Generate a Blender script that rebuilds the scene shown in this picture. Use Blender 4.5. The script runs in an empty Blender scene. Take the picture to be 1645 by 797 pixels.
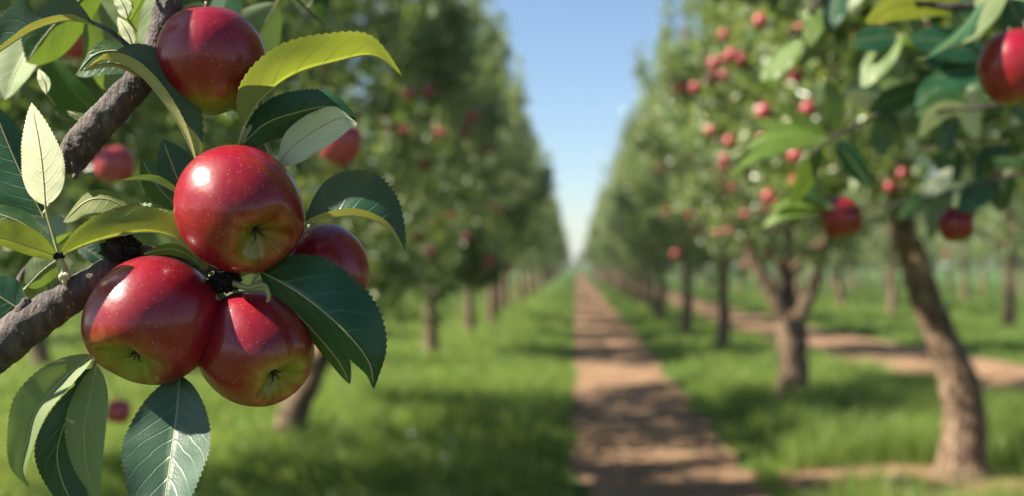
import bpy, math, random
import numpy as np
from mathutils import Vector, noise, Matrix

random.seed(7)
rng = np.random.default_rng(11)
R = math.radians
scene = bpy.context.scene
col = scene.collection

# ------------------------------------------------------------------ camera maths
F = 1763.0            # focal length in photo pixels (photo is 1645 px wide)
VX, VY = 925.0, 425.0  # vanishing point of the rows
EYE = 1.5
D0 = 0.66             # distance of the near apples
PX = D0 / F           # metres per photo pixel at that distance


def at(px, py, d):
    return Vector(((px - VX) / F * d, d, EYE - (py - VY) / F * d))


def near(p):
    """close-up points: (px, py, depth in pixel-sized units behind the focus plane)"""
    return at(p[0], p[1], D0 + p[2] * PX)


# ------------------------------------------------------------------ tagging
def tag(o, label=None, cat=None, group=None, kind=None):
    if label: o['label'] = label
    if cat: o['category'] = cat
    if group: o['group'] = group
    if kind: o['kind'] = kind
    return o


def empty(name, loc=(0, 0, 0)):
    o = bpy.data.objects.new(name, None)
    o.empty_display_size = 0.1
    o.location = loc
    col.objects.link(o)
    return o


def link(name, me, parent=None, loc=None):
    o = bpy.data.objects.new(name, me)
    col.objects.link(o)
    if parent is not None: o.parent = parent
    if loc is not None: o.location = loc
    return o


def mesh_np(name, V, T, mat, smooth=True, attrs=None, uv=None):
    """V (n,3); T (m,k) faces all of k corners"""
    me = bpy.data.meshes.new(name)
    V = np.asarray(V, dtype=np.float32); T = np.asarray(T, dtype=np.int32)
    m, k = T.shape
    me.vertices.add(len(V)); me.vertices.foreach_set('co', V.ravel())
    me.loops.add(m * k); me.loops.foreach_set('vertex_index', T.ravel())
    me.polygons.add(m)
    me.polygons.foreach_set('loop_start', np.arange(0, m * k, k, dtype=np.int32))
    me.polygons.foreach_set('use_smooth', np.full(m, smooth, dtype=bool))
    if attrs:
        for an, arr in attrs.items():
            a = me.attributes.new(an, 'FLOAT', 'POINT')
            a.data.foreach_set('value', np.asarray(arr, dtype=np.float32))
    me.update(calc_edges=True)
    if uv is not None:
        l = me.uv_layers.new(name='UVMap')
        l.data.foreach_set('uv', np.asarray(uv, dtype=np.float32)[T.ravel()].ravel())
    for x in (mat if isinstance(mat, (list, tuple)) else [mat]): me.materials.append(x)
    return me


# ------------------------------------------------------------------ node helper
class NT:
    def __init__(s, name):
        s.m = bpy.data.materials.new(name); s.m.use_nodes = True
        s.t = s.m.node_tree; s.t.nodes.clear()
        s.out = s.n('ShaderNodeOutputMaterial')

    def n(s, typ, **kw):
        nd = s.t.nodes.new(typ)
        for k, v in kw.items(): setattr(nd, k, v)
        return nd

    def set(s, sock, v):
        if hasattr(v, 'is_output') or isinstance(v, bpy.types.NodeSocket): s.t.links.new(v, sock)
        else:
            if isinstance(v, (tuple, list)) and len(v) == 3 and sock.type == 'RGBA': v = (*v, 1)
            sock.default_value = v

    def math(s, op, a, b=None, c=None, clamp=False):
        nd = s.n('ShaderNodeMath', operation=op); nd.use_clamp = clamp
        s.set(nd.inputs[0], a)
        if b is not None: s.set(nd.inputs[1], b)
        if c is not None: s.set(nd.inputs[2], c)
        return nd.outputs[0]

    def mix(s, f, a, b, blend='MIX'):
        nd = s.n('ShaderNodeMix', data_type='RGBA', blend_type=blend)
        s.set(nd.inputs['Factor'], f); s.set(nd.inputs[6], a); s.set(nd.inputs[7], b)
        return nd.outputs[2]

    def noise(s, vec, scale, detail=4, rough=0.55):
        nd = s.n('ShaderNodeTexNoise'); nd.inputs['Scale'].default_value = scale
        nd.inputs['Detail'].default_value = detail; nd.inputs['Roughness'].default_value = rough
        if vec is not None: s.set(nd.inputs['Vector'], vec)
        return nd.outputs['Fac']

    def vor(s, vec, scale, feature='F1'):
        nd = s.n('ShaderNodeTexVoronoi', feature=feature); nd.inputs['Scale'].default_value = scale
        if vec is not None: s.set(nd.inputs['Vector'], vec)
        return nd.outputs['Distance']

    def ramp(s, fac, stops):
        nd = s.n('ShaderNodeValToRGB'); e = nd.color_ramp.elements
        while len(e) < len(stops): e.new(0.5)
        for x, (p, c) in zip(e, stops):
            x.position = p; x.color = (*c, 1) if len(c) == 3 else c
        s.set(nd.inputs[0], fac)
        return nd.outputs[0]

    def attr(s, name):
        return s.n('ShaderNodeAttribute', attribute_name=name).outputs['Fac']

    def coord(s, which='Object'):
        return s.n('ShaderNodeTexCoord').outputs[which]

    def pos(s):
        return s.n('ShaderNodeNewGeometry').outputs['Position']

    def stretch(s, vec, sc):
        nd = s.n('ShaderNodeMapping'); nd.inputs['Scale'].default_value = sc
        s.set(nd.inputs['Vector'], vec); return nd.outputs[0]

    def bump(s, h, strength=0.5, dist=0.01):
        nd = s.n('ShaderNodeBump'); nd.inputs['Strength'].default_value = strength
        nd.inputs['Distance'].default_value = dist
        s.set(nd.inputs['Height'], h); return nd.outputs[0]

    def principled(s, color, rough=0.6, normal=None, spec=0.5, coat=0.0, coat_rough=0.1):
        p = s.n('ShaderNodeBsdfPrincipled')
        s.set(p.inputs['Base Color'], color); s.set(p.inputs['Roughness'], rough)
        s.set(p.inputs['Specular IOR Level'], spec)
        s.set(p.inputs['Coat Weight'], coat); s.set(p.inputs['Coat Roughness'], coat_rough)
        if normal is not None: s.set(p.inputs['Normal'], normal)
        return p.outputs[0]

    def translucent(s, color):
        t = s.n('ShaderNodeBsdfTranslucent'); s.set(t.inputs['Color'], color); return t.outputs[0]

    def mixsh(s, f, a, b):
        nd = s.n('ShaderNodeMixShader'); s.set(nd.inputs[0], f)
        s.t.links.new(a, nd.inputs[1]); s.t.links.new(b, nd.inputs[2]); return nd.outputs[0]

    def done(s, sh):
        s.t.links.new(sh, s.out.inputs['Surface']); return s.m


# ------------------------------------------------------------------ materials
def leaf_material(name, top, under, through, trans, rough_top=0.36):
    """close-up leaf: midrib and side veins from the UV, dull underside, light through the blade"""
    k = NT(name)
    sx = k.n('ShaderNodeSeparateXYZ'); k.set(sx.inputs[0], k.coord('UV'))
    u, v = sx.outputs[0], sx.outputs[1]
    va = k.math('ABSOLUTE', k.math('MULTIPLY_ADD', v, 2.0, -1.0))
    obj = k.coord('Object')
    wob = k.math('MULTIPLY', k.noise(obj, 60, 2), 0.06)
    ph = k.math('ADD', k.math('MULTIPLY_ADD', va, -0.19, u), wob)
    ph = k.math('ADD', ph, k.math('MULTIPLY', k.math('MULTIPLY', va, va), -0.07))
    fr = k.math('FRACT', k.math('MULTIPLY', ph, 8.0))
    dist = k.math('ABSOLUTE', k.math('SUBTRACT', fr, 0.5))
    side = k.math('SUBTRACT', 1.0, k.math('MULTIPLY', dist, 11.0), clamp=True)
    side = k.math('MULTIPLY', side, k.math('SUBTRACT', 1.0, k.math('MULTIPLY', va, 0.85), clamp=True))
    mid = k.math('SUBTRACT', 1.0, k.math('MULTIPLY', va, 17.0), clamp=True)
    vein = k.math('MAXIMUM', side, mid)
    net = k.vor(obj, 420, 'DISTANCE_TO_EDGE')
    netm = k.math('SUBTRACT', 1.0, k.math('MULTIPLY', net, 9.0), clamp=True)
    blot = k.noise(obj, 38, 4)
    back = k.n('ShaderNodeNewGeometry').outputs['Backfacing']
    tc = k.mix(blot, tuple(c * 0.72 for c in top), tuple(min(1, c * 1.3) for c in top))
    uc = k.mix(blot, tuple(c * 0.82 for c in under), tuple(min(1, c * 1.15) for c in under))
    tc = k.mix(k.math('MULTIPLY', vein, 0.45), tc, tuple(min(1, c * 2.2 + 0.06) for c in top))
    uc = k.mix(k.math('MULTIPLY', vein, 0.55), uc, tuple(min(1, c * 1.35 + 0.05) for c in under))
    uc = k.mix(k.math('MULTIPLY', netm, 0.16), uc, tuple(c * 0.7 for c in under))
    c = k.mix(back, tc, uc)
    speck = k.math('LESS_THAN', k.vor(obj, 95), 0.035)
    c = k.mix(k.math('MULTIPLY', speck, 0.7), c, (0.10, 0.06, 0.025))
    mar = k.math('MULTIPLY', k.math('MULTIPLY_ADD', va, 5.0, -4.0, clamp=True), k.math('MULTIPLY_ADD', k.noise(obj, 55, 3), 9.0, -4.9, clamp=True), clamp=True)
    c = k.mix(k.math('MULTIPLY', mar, 0.75), c, (0.13, 0.075, 0.03))
    h = k.math('ADD', k.math('MULTIPLY', vein, -0.6), k.math('MULTIPLY', netm, -0.12))
    h = k.math('ADD', h, k.math('MULTIPLY', blot, 0.6))
    nm = k.bump(h, 0.45, 0.0008)
    rough = k.math('MULTIPLY_ADD', back, 0.62 - rough_top, rough_top)
    p = k.principled(c, rough, nm, spec=0.36)
    th = k.mix(k.math('MULTIPLY', vein, 0.85), k.mix(blot, tuple(x * 0.8 for x in through), through), tuple(x * 0.42 for x in through))
    return k.done(k.mixsh(trans, p, k.translucent(th)))


M_leaf_dark = leaf_material('dark_leaf', (0.012, 0.058, 0.024), (0.20, 0.26, 0.13), (0.12, 0.20, 0.02), 0.18)
M_leaf_mid = leaf_material('mid_leaf', (0.030, 0.085, 0.025), (0.17, 0.23, 0.09), (0.20, 0.30, 0.03), 0.28)
M_leaf_young = leaf_material('young_leaf', (0.10, 0.18, 0.03), (0.20, 0.24, 0.07), (0.36, 0.42, 0.035), 0.45, 0.42)
M_leaf_roll = leaf_material('rolled_leaf', (0.012, 0.058, 0.030), (0.34, 0.33, 0.12), (0.36, 0.36, 0.05), 0.25)
M_leaf_pale = leaf_material('pale_leaf', (0.05, 0.11, 0.04), (0.50, 0.52, 0.33), (0.35, 0.42, 0.10), 0.18)


def petiole_material():
    k = NT('petiole')
    c = k.mix(k.noise(k.coord('Object'), 200, 3), (0.22, 0.24, 0.08), (0.34, 0.30, 0.14))
    return k.done(k.principled(c, 0.5))


M_petiole = petiole_material()


def crown_material(name, dark, light, trans=0.3):
    k = NT(name)
    r = k.attr('tone')
    c = k.mix(k.math('MULTIPLY', r, 1.15, clamp=True), dark, light)
    c = k.mix(k.math('MULTIPLY_ADD', r, 9.0, -8.0, clamp=True), c, (0.50, 0.53, 0.34))  # palest tone paints strongly sunlit leaves among the darker ones
    back = k.n('ShaderNodeNewGeometry').outputs['Backfacing']
    c = k.mix(k.math('MULTIPLY', back, 0.8), c, (0.30, 0.35, 0.20))
    p = k.principled(c, k.math('MULTIPLY_ADD', back, 0.3, 0.27), None, spec=0.55)
    th = k.mix(r, (0.12, 0.22, 0.02), (0.36, 0.42, 0.06))
    return k.done(k.mixsh(trans, p, k.translucent(th)))


M_crown = crown_material('apple_foliage', (0.034, 0.092, 0.036), (0.17, 0.225, 0.08), 0.33)
M_far = crown_material('far_foliage', (0.05, 0.105, 0.045), (0.18, 0.22, 0.095), 0.35)


def bark_material(name, c0, c1, c2, scale, zs=0.35, dist=0.01):
    k = NT(name)
    o = k.coord('Object')
    st = k.stretch(o, (1, 1, zs))
    a = k.noise(st, scale, 6, 0.65)
    crack = k.vor(st, scale * 1.4, 'DISTANCE_TO_EDGE')
    crk = k.math('SUBTRACT', 1.0, k.math('MULTIPLY', crack, 7.0), clamp=True)
    c = k.ramp(a, [(0.3, c0), (0.5, c1), (0.72, c2)])
    c = k.mix(k.math('MULTIPLY', crk, 0.65), c, tuple(x * 0.35 for x in c0))
    lich = k.math('GREATER_THAN', k.noise(o, scale * 0.35, 3), 0.66)
    c = k.mix(k.math('MULTIPLY', lich, 0.35), c, (0.33, 0.33, 0.27))
    h = k.math('SUBTRACT', a, k.math('MULTIPLY', crk, 0.6))
    return k.done(k.principled(c, 0.85, k.bump(h, 0.9, dist), spec=0.25))


M_bark = bark_material('bark', (0.095, 0.060, 0.040), (0.20, 0.135, 0.088), (0.33, 0.235, 0.155), 14, 0.3, 0.03)
def near_bark():
    k = NT('branch_bark')
    o = k.coord('Object')
    rot = k.n('ShaderNodeMapping'); rot.inputs['Rotation'].default_value = (0, R(40), 0)
    rot.inputs['Scale'].default_value = (3.2, 1.0, 1.0); k.set(rot.inputs['Vector'], o)
    ring = k.noise(rot.outputs[0], 75, 6, 0.62)
    big = k.noise(o, 32, 4)
    fine = k.noise(o, 420, 5, 0.65)
    c = k.ramp(k.math('ADD', k.math('MULTIPLY', ring, 0.6), k.math('MULTIPLY', big, 0.4)),
               [(0.34, (0.016, 0.012, 0.011)), (0.47, (0.055, 0.042, 0.038)), (0.58, (0.13, 0.105, 0.092)), (0.72, (0.29, 0.25, 0.21))])
    c = k.mix(k.math('MULTIPLY', fine, 0.5), c, (0.06, 0.048, 0.044))
    lent = k.math('LESS_THAN', k.vor(rot.outputs[0], 110), 0.16)
    c = k.mix(k.math('MULTIPLY', lent, 0.55), c, (0.36, 0.31, 0.26))
    h = k.math('ADD', ring, k.math('MULTIPLY', fine, 0.45))
    h = k.math('ADD', h, k.math('MULTIPLY', lent, 0.25))
    return k.done(k.principled(c, 0.72, k.bump(h, 0.9, 0.0035), spec=0.35))


M_bark_near = near_bark()
M_spur = bark_material('spur_bark', (0.012, 0.011, 0.013), (0.028, 0.024, 0.026), (0.06, 0.05, 0.05), 160, 1.0, 0.004)


def apple_material(name='apple_skin', lift=1.0, pale=0.0):
    k = NT(name)
    h = k.attr('height'); o = k.coord('Object')
    n1 = k.noise(o, 26, 3)
    hh = k.math('ADD', h, k.math('MULTIPLY_ADD', n1, 0.36, -0.18))
    stre = k.attr('streak')
    hh = k.math('ADD', hh, k.math('MULTIPLY', stre, 0.10))
    x = k.math('MULTIPLY_ADD', hh, 0.5, 0.5)
    c = k.ramp(x, [(0.03, (0.13, 0.23, 0.02)), (0.11, (0.18, 0.22, 0.018)), (0.17, (0.20, 0.075, 0.014)),
                   (0.26, (0.16, 0.005, 0.009)), (0.75, (0.205, 0.0025, 0.015)), (0.97, (0.13, 0.005, 0.012))])
    red = k.math('GREATER_THAN', x, 0.22)
    mot = k.noise(o, 70, 4)
    sk = k.noise(k.stretch(o, (1, 1, 0.10)), 150, 4, 0.6)
    c = k.mix(k.math('MULTIPLY', k.math('SUBTRACT', sk, 0.42, clamp=True), 1.0, clamp=True), c, k.mix(0.5, c, (0.34, 0.05, 0.02)))
    c = k.mix(k.math('MULTIPLY', mot, 0.45), c, k.mix(0.5, c, (0.20, 0.002, 0.010)))
    # pale lenticels, two sizes
    d1 = k.vor(o, 330); d2 = k.vor(o, 480)
    dots = k.math('MAXIMUM', k.math('SUBTRACT', 1.0, k.math('MULTIPLY', d1, 5.0), clamp=True),
                  k.math('MULTIPLY', k.math('SUBTRACT', 1.0, k.math('MULTIPLY', d2, 9.0), clamp=True), 0.6))
    c = k.mix(k.math('MULTIPLY', dots, 0.42), c, (0.66, 0.30, 0.22))
    if pale: c = k.mix(pale, c, (0.62, 0.13, 0.15))  # sunlit paleness mixed into the skin colour
    bm = k.bump(k.math('ADD', k.noise(o, 48, 2), k.math('MULTIPLY', k.noise(o, 260, 3), 0.12)), 0.22, 0.004)
    rough = k.math('MULTIPLY_ADD', mot, 0.14, 0.24)
    p = k.principled(c, rough, bm, spec=0.4, coat=0.2, coat_rough=0.09)
    return k.done(p)


M_apple = apple_material()
M_apple_sun_tint = apple_material('sun_tinted_apple_skin', pale=0.32)  # lighter, pinker copy of the skin with sunlight painted into the colour


def flat(name, c, rough=0.6):
    k = NT(name)
    cc = k.mix(k.noise(k.coord('Object'), 90, 4), tuple(x * 0.75 for x in c), tuple(min(1, x * 1.2) for x in c))
    return k.done(k.principled(cc, rough))


M_stem = flat('apple_stem', (0.10, 0.075, 0.03))
M_sepal = flat('calyx', (0.060, 0.050, 0.026), 0.9)
M_bud = flat('bud', (0.36, 0.36, 0.20))
M_petal = flat('petal', (0.80, 0.79, 0.72))
M_core = flat('flower_centre', (0.60, 0.42, 0.05))


def ground_material():
    k = NT('meadow')
    p = k.pos()
    a = k.noise(p, 0.7, 5); b = k.noise(p, 9, 5)
    c = k.mix(a, (0.035, 0.085, 0.016), (0.075, 0.135, 0.025))
    c = k.mix(k.math('MULTIPLY', b, 0.6), c, (0.045, 0.075, 0.02))
    return k.done(k.principled(c, 0.9, k.bump(b, 1.0, 0.08), spec=0.1))


def grass_material():
    k = NT('grass_blade')
    r = k.attr('tone')
    c = k.mix(r, (0.028, 0.10, 0.028), (0.22, 0.28, 0.062))
    pch = k.noise(k.pos(), 0.8, 3)
    c = k.mix(k.math('MULTIPLY', pch, 0.35), c, (0.13, 0.17, 0.03))
    p = k.principled(c, 0.5, None, spec=0.3)
    return k.done(k.mixsh(0.42, p, k.translucent(k.mix(r, (0.12, 0.28, 0.04), (0.48, 0.52, 0.09)))))


def dirt_material():
    k = NT('dirt')
    p = k.pos()
    a = k.noise(p, 1.3, 6, 0.6); b = k.noise(p, 22, 5, 0.65)
    c = k.ramp(a, [(0.3, (0.15, 0.088, 0.050)), (0.5, (0.245, 0.150, 0.086)), (0.7, (0.36, 0.232, 0.140))])
    c = k.mix(k.math('MULTIPLY', b, 0.5), c, (0.20, 0.13, 0.085))
    peb = k.vor(p, 38)
    st = k.math('LESS_THAN', peb, 0.17)
    c = k.mix(k.math('MULTIPLY', st, 0.5), c, (0.42, 0.35, 0.28))
    h = k.math('ADD', b, k.math('MULTIPLY', a, 2.0))
    return k.done(k.principled(c, 0.95, k.bump(h, 0.9, 0.05), spec=0.1))


M_ground, M_grass, M_dirt = ground_material(), grass_material(), dirt_material()


# ------------------------------------------------------------------ curves and tubes
def catmull(P, n):
    P = np.asarray(P, dtype=float)
    Q = np.vstack([2 * P[0] - P[1], P, 2 * P[-1] - P[-2]])
    m = len(P) - 1
    out = []
    for t in np.linspace(0, m, n):
        i = min(int(t), m - 1); f = t - i
        a, b, c, d = Q[i], Q[i + 1], Q[i + 2], Q[i + 3]
        out.append(0.5 * (2 * b + (c - a) * f + (2 * a - 5 * b + 4 * c - d) * f * f + (3 * b - 3 * c + d - a) * f ** 3))
    return np.array(out)


def tube_data(P, rad, seg=12, n=24, amp=0.0, nscale=10.0, cap=True):
    """tapered, gnarled tube; returns V, quads"""
    C = catmull(P, n)
    rr = np.interp(np.linspace(0, len(P) - 1, n), np.arange(len(P)), rad)
    V, ref = [], None
    for i in range(n):
        t = C[min(i + 1, n - 1)] - C[max(i - 1, 0)]
        t = t / (np.linalg.norm(t) + 1e-12)
        if ref is None:
            ref = np.cross(t, (0.3, 1, 0.2))
        ref = ref - t * np.dot(ref, t); ref /= np.linalg.norm(ref)
        bi = np.cross(t, ref)
        for j in range(seg):
            a = 2 * math.pi * j / seg
            d = ref * math.cos(a) + bi * math.sin(a)
            r = rr[i]
            p = C[i] + d * r
            if amp:
                q = Vector(p * nscale)
                r2 = r * (1 + amp * (noise.noise(q) + 0.5 * noise.noise(q * 2.7) + 0.3 * noise.noise(q * 6.1)))
                p = C[i] + d * r2
            V.append(p)
    Fq = []
    for i in range(n - 1):
        for j in range(seg):
            a, b = i * seg + j, i * seg + (j + 1) % seg
            Fq.append((a, b, b + seg, a + seg))
    if cap:
        for base in (0, (n - 1) * seg):
            c = len(V); V.append(C[0] if base == 0 else C[-1])
            for j in range(0, seg):
                a, b = base + j, base + (j + 1) % seg
                Fq.append((b, a, c, c) if base == 0 else (a, b, c, c))
    return np.array(V), Fq


def pack(parts):
    """join (V, faces) lists into pydata"""
    V, Fc, o = [], [], 0
    for v, f in parts:
        V.append(np.asarray(v)); 
        for q in f:
            q = tuple(int(x) + o for x in q)
            if len(q) == 4 and q[2] == q[3]: q = q[:3]
            Fc.append(q)
        o += len(v)
    return np.vstack(V), Fc


def mesh_py(name, V, Fc, mat, smooth=True):
    me = bpy.data.meshes.new(name)
    me.from_pydata([tuple(map(float, v)) for v in V], [], Fc)
    me.polygons.foreach_set('use_smooth', [smooth] * len(me.polygons))
    for x in (mat if isinstance(mat, (list, tuple)) else [mat]): me.materials.append(x)
    me.update()
    return me


# ------------------------------------------------------------------ close-up leaf
def leaf_mesh(spine, A, B, face='top', mat=None, petiole=None, widest=0.42, curl=0.0, seed=0, shift=(0, 0, 0)):
    """spine, A and B in close-up pixel units. A, B: (vector at base end, vector at tip end) or one vector - the two half blades."""
    N, K = 90, 7
    rs = random.Random(seed)
    S = catmull(spine, N)
    A = A if isinstance(A[0], (tuple, list)) else (A, A)
    B = B if isinstance(B[0], (tuple, list)) else (B, B)
    u = np.linspace(0, 1, N)
    p, q = 0.62, 0.62 * (1 - widest) / widest
    w = (u ** p) * ((1 - u) ** q); w /= w.max()
    V, UV = [], []
    ph = rs.random() * 10
    for i in range(N):
        f = u[i]
        t = S[min(i + 1, N - 1)] - S[max(i - 1, 0)]; t /= np.linalg.norm(t)
        for side, H in ((-1, A), (1, B)):
            vec = np.array(H[0], float) * (1 - f) + np.array(H[1], float) * f
            L = np.linalg.norm(vec); nrm = np.cross(t, vec); nrm /= (np.linalg.norm(nrm) + 1e-9)
            saw = (i % 3) / 2.0
            for kx in range(1, K + 1):
                s = kx / K
                wi = w[i]
                if kx == K: wi = wi * (1 + 0.045 * (saw - 0.5)) + 0.014 * (saw - 0.5)
                pnt = S[i] + vec * s * wi
                pnt = pnt + t * (s * s * wi * L * 0.10) + (t * 1.6 * saw if kx == K else 0)
                pnt = pnt + nrm * side * curl * L * (s * s) * wi
                und = noise.noise(Vector((f * 4.2 + ph, s * 1.1 + side * 3, ph))) * 0.10 * L * s * min(1, wi * 1.5)
                und += math.sin(f * 25 + s * 2.5 + ph) * 0.010 * L * s * (1 - s)
                pnt = pnt + nrm * und
                V.append(pnt); UV.append((f, 0.5 + side * 0.5 * s))
        V.append(S[i]); UV.append((f, 0.5))
    row = 2 * K + 1
    Fc = []
    def idx(i, c):                       # c from -K..K across the blade
        if c == 0: return i * row + 2 * K
        return i * row + (-c - 1 if c < 0 else K + c - 1)
    for i in range(N - 1):
        for c in range(-K, K):
            Fc.append((idx(i, c), idx(i, c + 1), idx(i + 1, c + 1), idx(i + 1, c)))
    W = np.array([near(v) + Vector(shift) for v in V])
    # which way does half A look?
    acc = 0.0
    for (a, b, c_, d) in Fc[::7]:
        if UV[a][1] < 0.45:
            n_ = np.cross(W[b] - W[a], W[d] - W[a]); acc += np.dot(n_, (0, 0, 0) - W[a] + np.array((0, 0, EYE)))
    if (acc < 0) == (face == 'top'): Fc = [f[::-1] for f in Fc]
    nb = len(Fc)
    parts = [(W, Fc)]
    if petiole:
        PT = np.array([near(x) + Vector(shift) for x in petiole])
        parts.append(tube_data(PT, [0.0009] * (len(PT) - 1) + [0.0007], 8, 16))
    # raised midrib on the underside
    mid = np.array([near(x) + Vector(shift) for x in S[::6]])
    parts.append(tube_data(mid, [0.0007] + [0.00042] * (len(mid) - 2) + [0.0001], 6, 24, cap=False))
    V2, F2 = pack(parts)
    me = mesh_py('leaf', V2, F2, [mat, M_petiole])
    l = me.uv_layers.new(name='UVMap')
    uvs = UV + [(0.5, 0.5)] * (len(V2) - len(UV))
    l.data.foreach_set('uv', np.array([uvs[lp.vertex_index] for lp in me.loops], dtype=np.float32).ravel())
    mi = np.zeros(len(me.polygons), dtype=np.int32); mi[nb:] = 1
    me.polygons.foreach_set('material_index', mi)
    return me


# ------------------------------------------------------------------ apple
def apple_mesh(rad, seg=64, rings=52, seed=0, basin=0.34, deep=0.40, hs=0.10):
    rs = random.Random(seed)
    V, H, S = [], [], []
    ph = rs.random() * 6
    strk = [rs.random() for _ in range(seg)]
    for i in range(rings + 1):
        t = math.pi * i / rings
        for j in range(seg):
            a = 2 * math.pi * j / seg
            z, r = math.cos(t), math.sin(t)
            sh = 0.05 * math.cos(a + ph)
            r *= 1 + 0.055 * z                       # broad shoulders, narrower foot
            lob = math.cos(5 * a + ph)
            if t < math.pi / 2:
                z -= 0.42 * math.exp(-(r / 0.25) ** 2)
            else:
                z += deep * math.exp(-(r / basin) ** 2)
                z += 0.022 * lob * math.exp(-((r - 0.42) / 0.22) ** 2)
            r *= 1 + 0.026 * lob * max(0, -z) + 0.014 * math.cos(2 * a + ph) + 0.03 * math.cos(a + ph * 2) * z
            r *= 1 + 0.02 * noise.noise(Vector((math.cos(a) * 1.2 + seed, math.sin(a) * 1.2, z * 1.2)))
            V.append((r * math.cos(a) * rad, r * math.sin(a) * rad, (z + sh * r * (0.2 + 0.8 * z)) * 1.10 * rad))
            H.append(math.cos(t) + hs); S.append(strk[j] - 0.5)
    T = []
    for i in range(rings):
        for j in range(seg):
            a, b = i * seg + j, i * seg + (j + 1) % seg
            T.append((a, a + seg, b + seg, b))
    return mesh_np('apple', V, T, M_apple, True, {'height': H, 'streak': S})


def aim(axis):
    """rotation that turns local -Z (calyx end) towards axis"""
    return (-Vector(axis)).to_track_quat('Z', 'Y').to_euler()


def near_apple(px, py, pz, rpx, axis, label, seed, group, basin=0.34, deep=0.40, spin=0.0, stem=True, hs=0.10):
    root = empty('apple', near((px, py, pz)))
    d = D0 + pz * PX
    rad = rpx / F * d
    q = (-Vector(axis)).to_track_quat('Z', 'Y') @ Matrix.Rotation(spin, 3, 'Z').to_quaternion()
    root.rotation_mode = 'QUATERNION'; root.rotation_quaternion = q
    tag(root, label, 'apple', group)
    me = apple_mesh(rad, seed=seed, basin=basin, deep=deep, hs=hs)
    me.name = 'skin'
    link('skin', me, root)
    if stem:
        P = [(0, 0, 0.44 * rad), (0.02 * rad, 0, 0.75 * rad), (0.10 * rad, 0.03 * rad, 1.15 * rad)]
        v, f = pack([tube_data(P, [0.0013, 0.0011, 0.0016], 8, 12)])
        link('stem', mesh_py('stem', v, f, M_stem), root)
    # dried sepals in the basin
    zb = (-1 + deep) * 1.10 * rad
    parts = []
    rq = random.Random(seed + 90)
    for k in range(5):
        a = k * 2 * math.pi / 5 + seed + rq.uniform(-0.3, 0.3)
        q_ = rq.uniform(0.7, 1.35)
        ca, sa = math.cos(a) * q_, math.sin(a) * q_
        P = [(0.015 * rad * ca, 0.015 * rad * sa, zb + 0.01 * rad), (0.05 * rad * ca, 0.05 * rad * sa, zb - 0.09 * rad),
             (0.09 * rad * ca, 0.09 * rad * sa, zb - 0.15 * rad), (0.17 * rad * ca, 0.17 * rad * sa, zb - 0.15 * rad)]
        parts.append(tube_data(P, [0.028 * rad, 0.022 * rad, 0.013 * rad, 0.003 * rad], 6, 10))
    v, f = pack(parts)
    link('calyx', mesh_py('calyx', v, f, M_sepal), root)
    return root


G_NEAR = 'ripe apples in sharp focus on the near branch'
near_apple(342, 104, 70, 86, (0.12, 0.10, -1.0), 'glossy red apple with green base, highest of the sharp apples, beside a yellow leaf', 1, G_NEAR, hs=-0.12)
near_apple(388, 340, 0, 100, (0.62, -0.62, -0.56), 'speckled red apple in the centre of the cluster, its green calyx hollow facing us', 2, G_NEAR, 0.37, 0.52, 0.4, hs=0.20)
near_apple(245, 518, -12, 102, (-0.20, -0.60, -0.77), 'red apple hanging just below the lower branch, lit on its left with green underside', 3, G_NEAR, 0.42, 0.54, 1.0, hs=0.14)
near_apple(413, 563, 35, 90, (0.66, -0.50, -0.62), 'dark shaded red apple, lowest of the cluster, with a wide yellow-green side', 4, G_NEAR, 0.36, 0.50, 2.1, hs=0.12)
near_apple(522, 438, 150, 72, (0.3, -0.2, -0.9), 'partly hidden red apple peeping out above the big drooping dark leaf', 5, G_NEAR)


# ------------------------------------------------------------------ close-up branches
def branch_tube(P, rad, **kw):
    return tube_data(np.array([near(p) for p in P]), [r * PX for r in rad], **kw)


lower = empty('apple_branch', near((-60, 600, 10)))
tag(lower, 'grey-brown apple branch rising from the lower left, carrying the red apple cluster', 'branch', 'sharp apple branches at the left')
upper = empty('apple_branch', near((110, 270, 60)))
tag(upper, 'thick dark apple branch coming down from the top left to a broken stub', 'branch', 'sharp apple branches at the left')


def child(name, me, root, label=None):
    """mesh data in world coordinates put under a root that only has a location"""
    me.transform(Matrix.Translation(-root.location))
    o = link(name, me, root)
    if label: o['label'] = label
    return o


TREE_NL = Vector((-2.3, 2.7, 0))
LB = [(-1500, 900, 1700), (-700, 790, 500), (-300, 680, 90), (-60, 590, 25), (0, 556, 20), (60, 512, 20), (120, 472, 22), (172, 436, 30), (215, 412, 70), (290, 420, 120), (360, 446, 95)]
v, f = pack([branch_tube(LB, [60, 50, 44, 38, 35, 32, 27, 22, 19, 15, 11], seg=40, n=260, amp=0.10, nscale=110),
             branch_tube([(30, 520, 20), (40, 492, 5), (44, 480, 0)], [14, 11, 5], seg=14, n=20, amp=0.25, nscale=200)])
child('bark', mesh_py('bark', v, f, M_bark_near), lower)

UB = [(104, 266, 62), (128, 236, 60), (160, 198, 60), (200, 155, 62), (238, 112, 70), (258, 60, 85), (270, 0, 100), (285, -90, 140), (260, -300, 500), (-300, -700, 2500)]
v, f = pack([branch_tube(UB, [25, 27, 26, 25, 24, 22, 21, 22, 30, 50], seg=40, n=240, amp=0.12, nscale=120),
             branch_tube([(108, 268, 60), (98, 272, 50), (92, 285, 45)], [14, 8, 2], seg=10, n=12, amp=0.4, nscale=250),
             branch_tube([(120, 262, 50), (122, 278, 45), (118, 288, 40)], [12, 6, 2], seg=10, n=12, amp=0.4, nscale=250)])
child('bark', mesh_py('bark', v, f, M_bark_near), upper)


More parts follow.
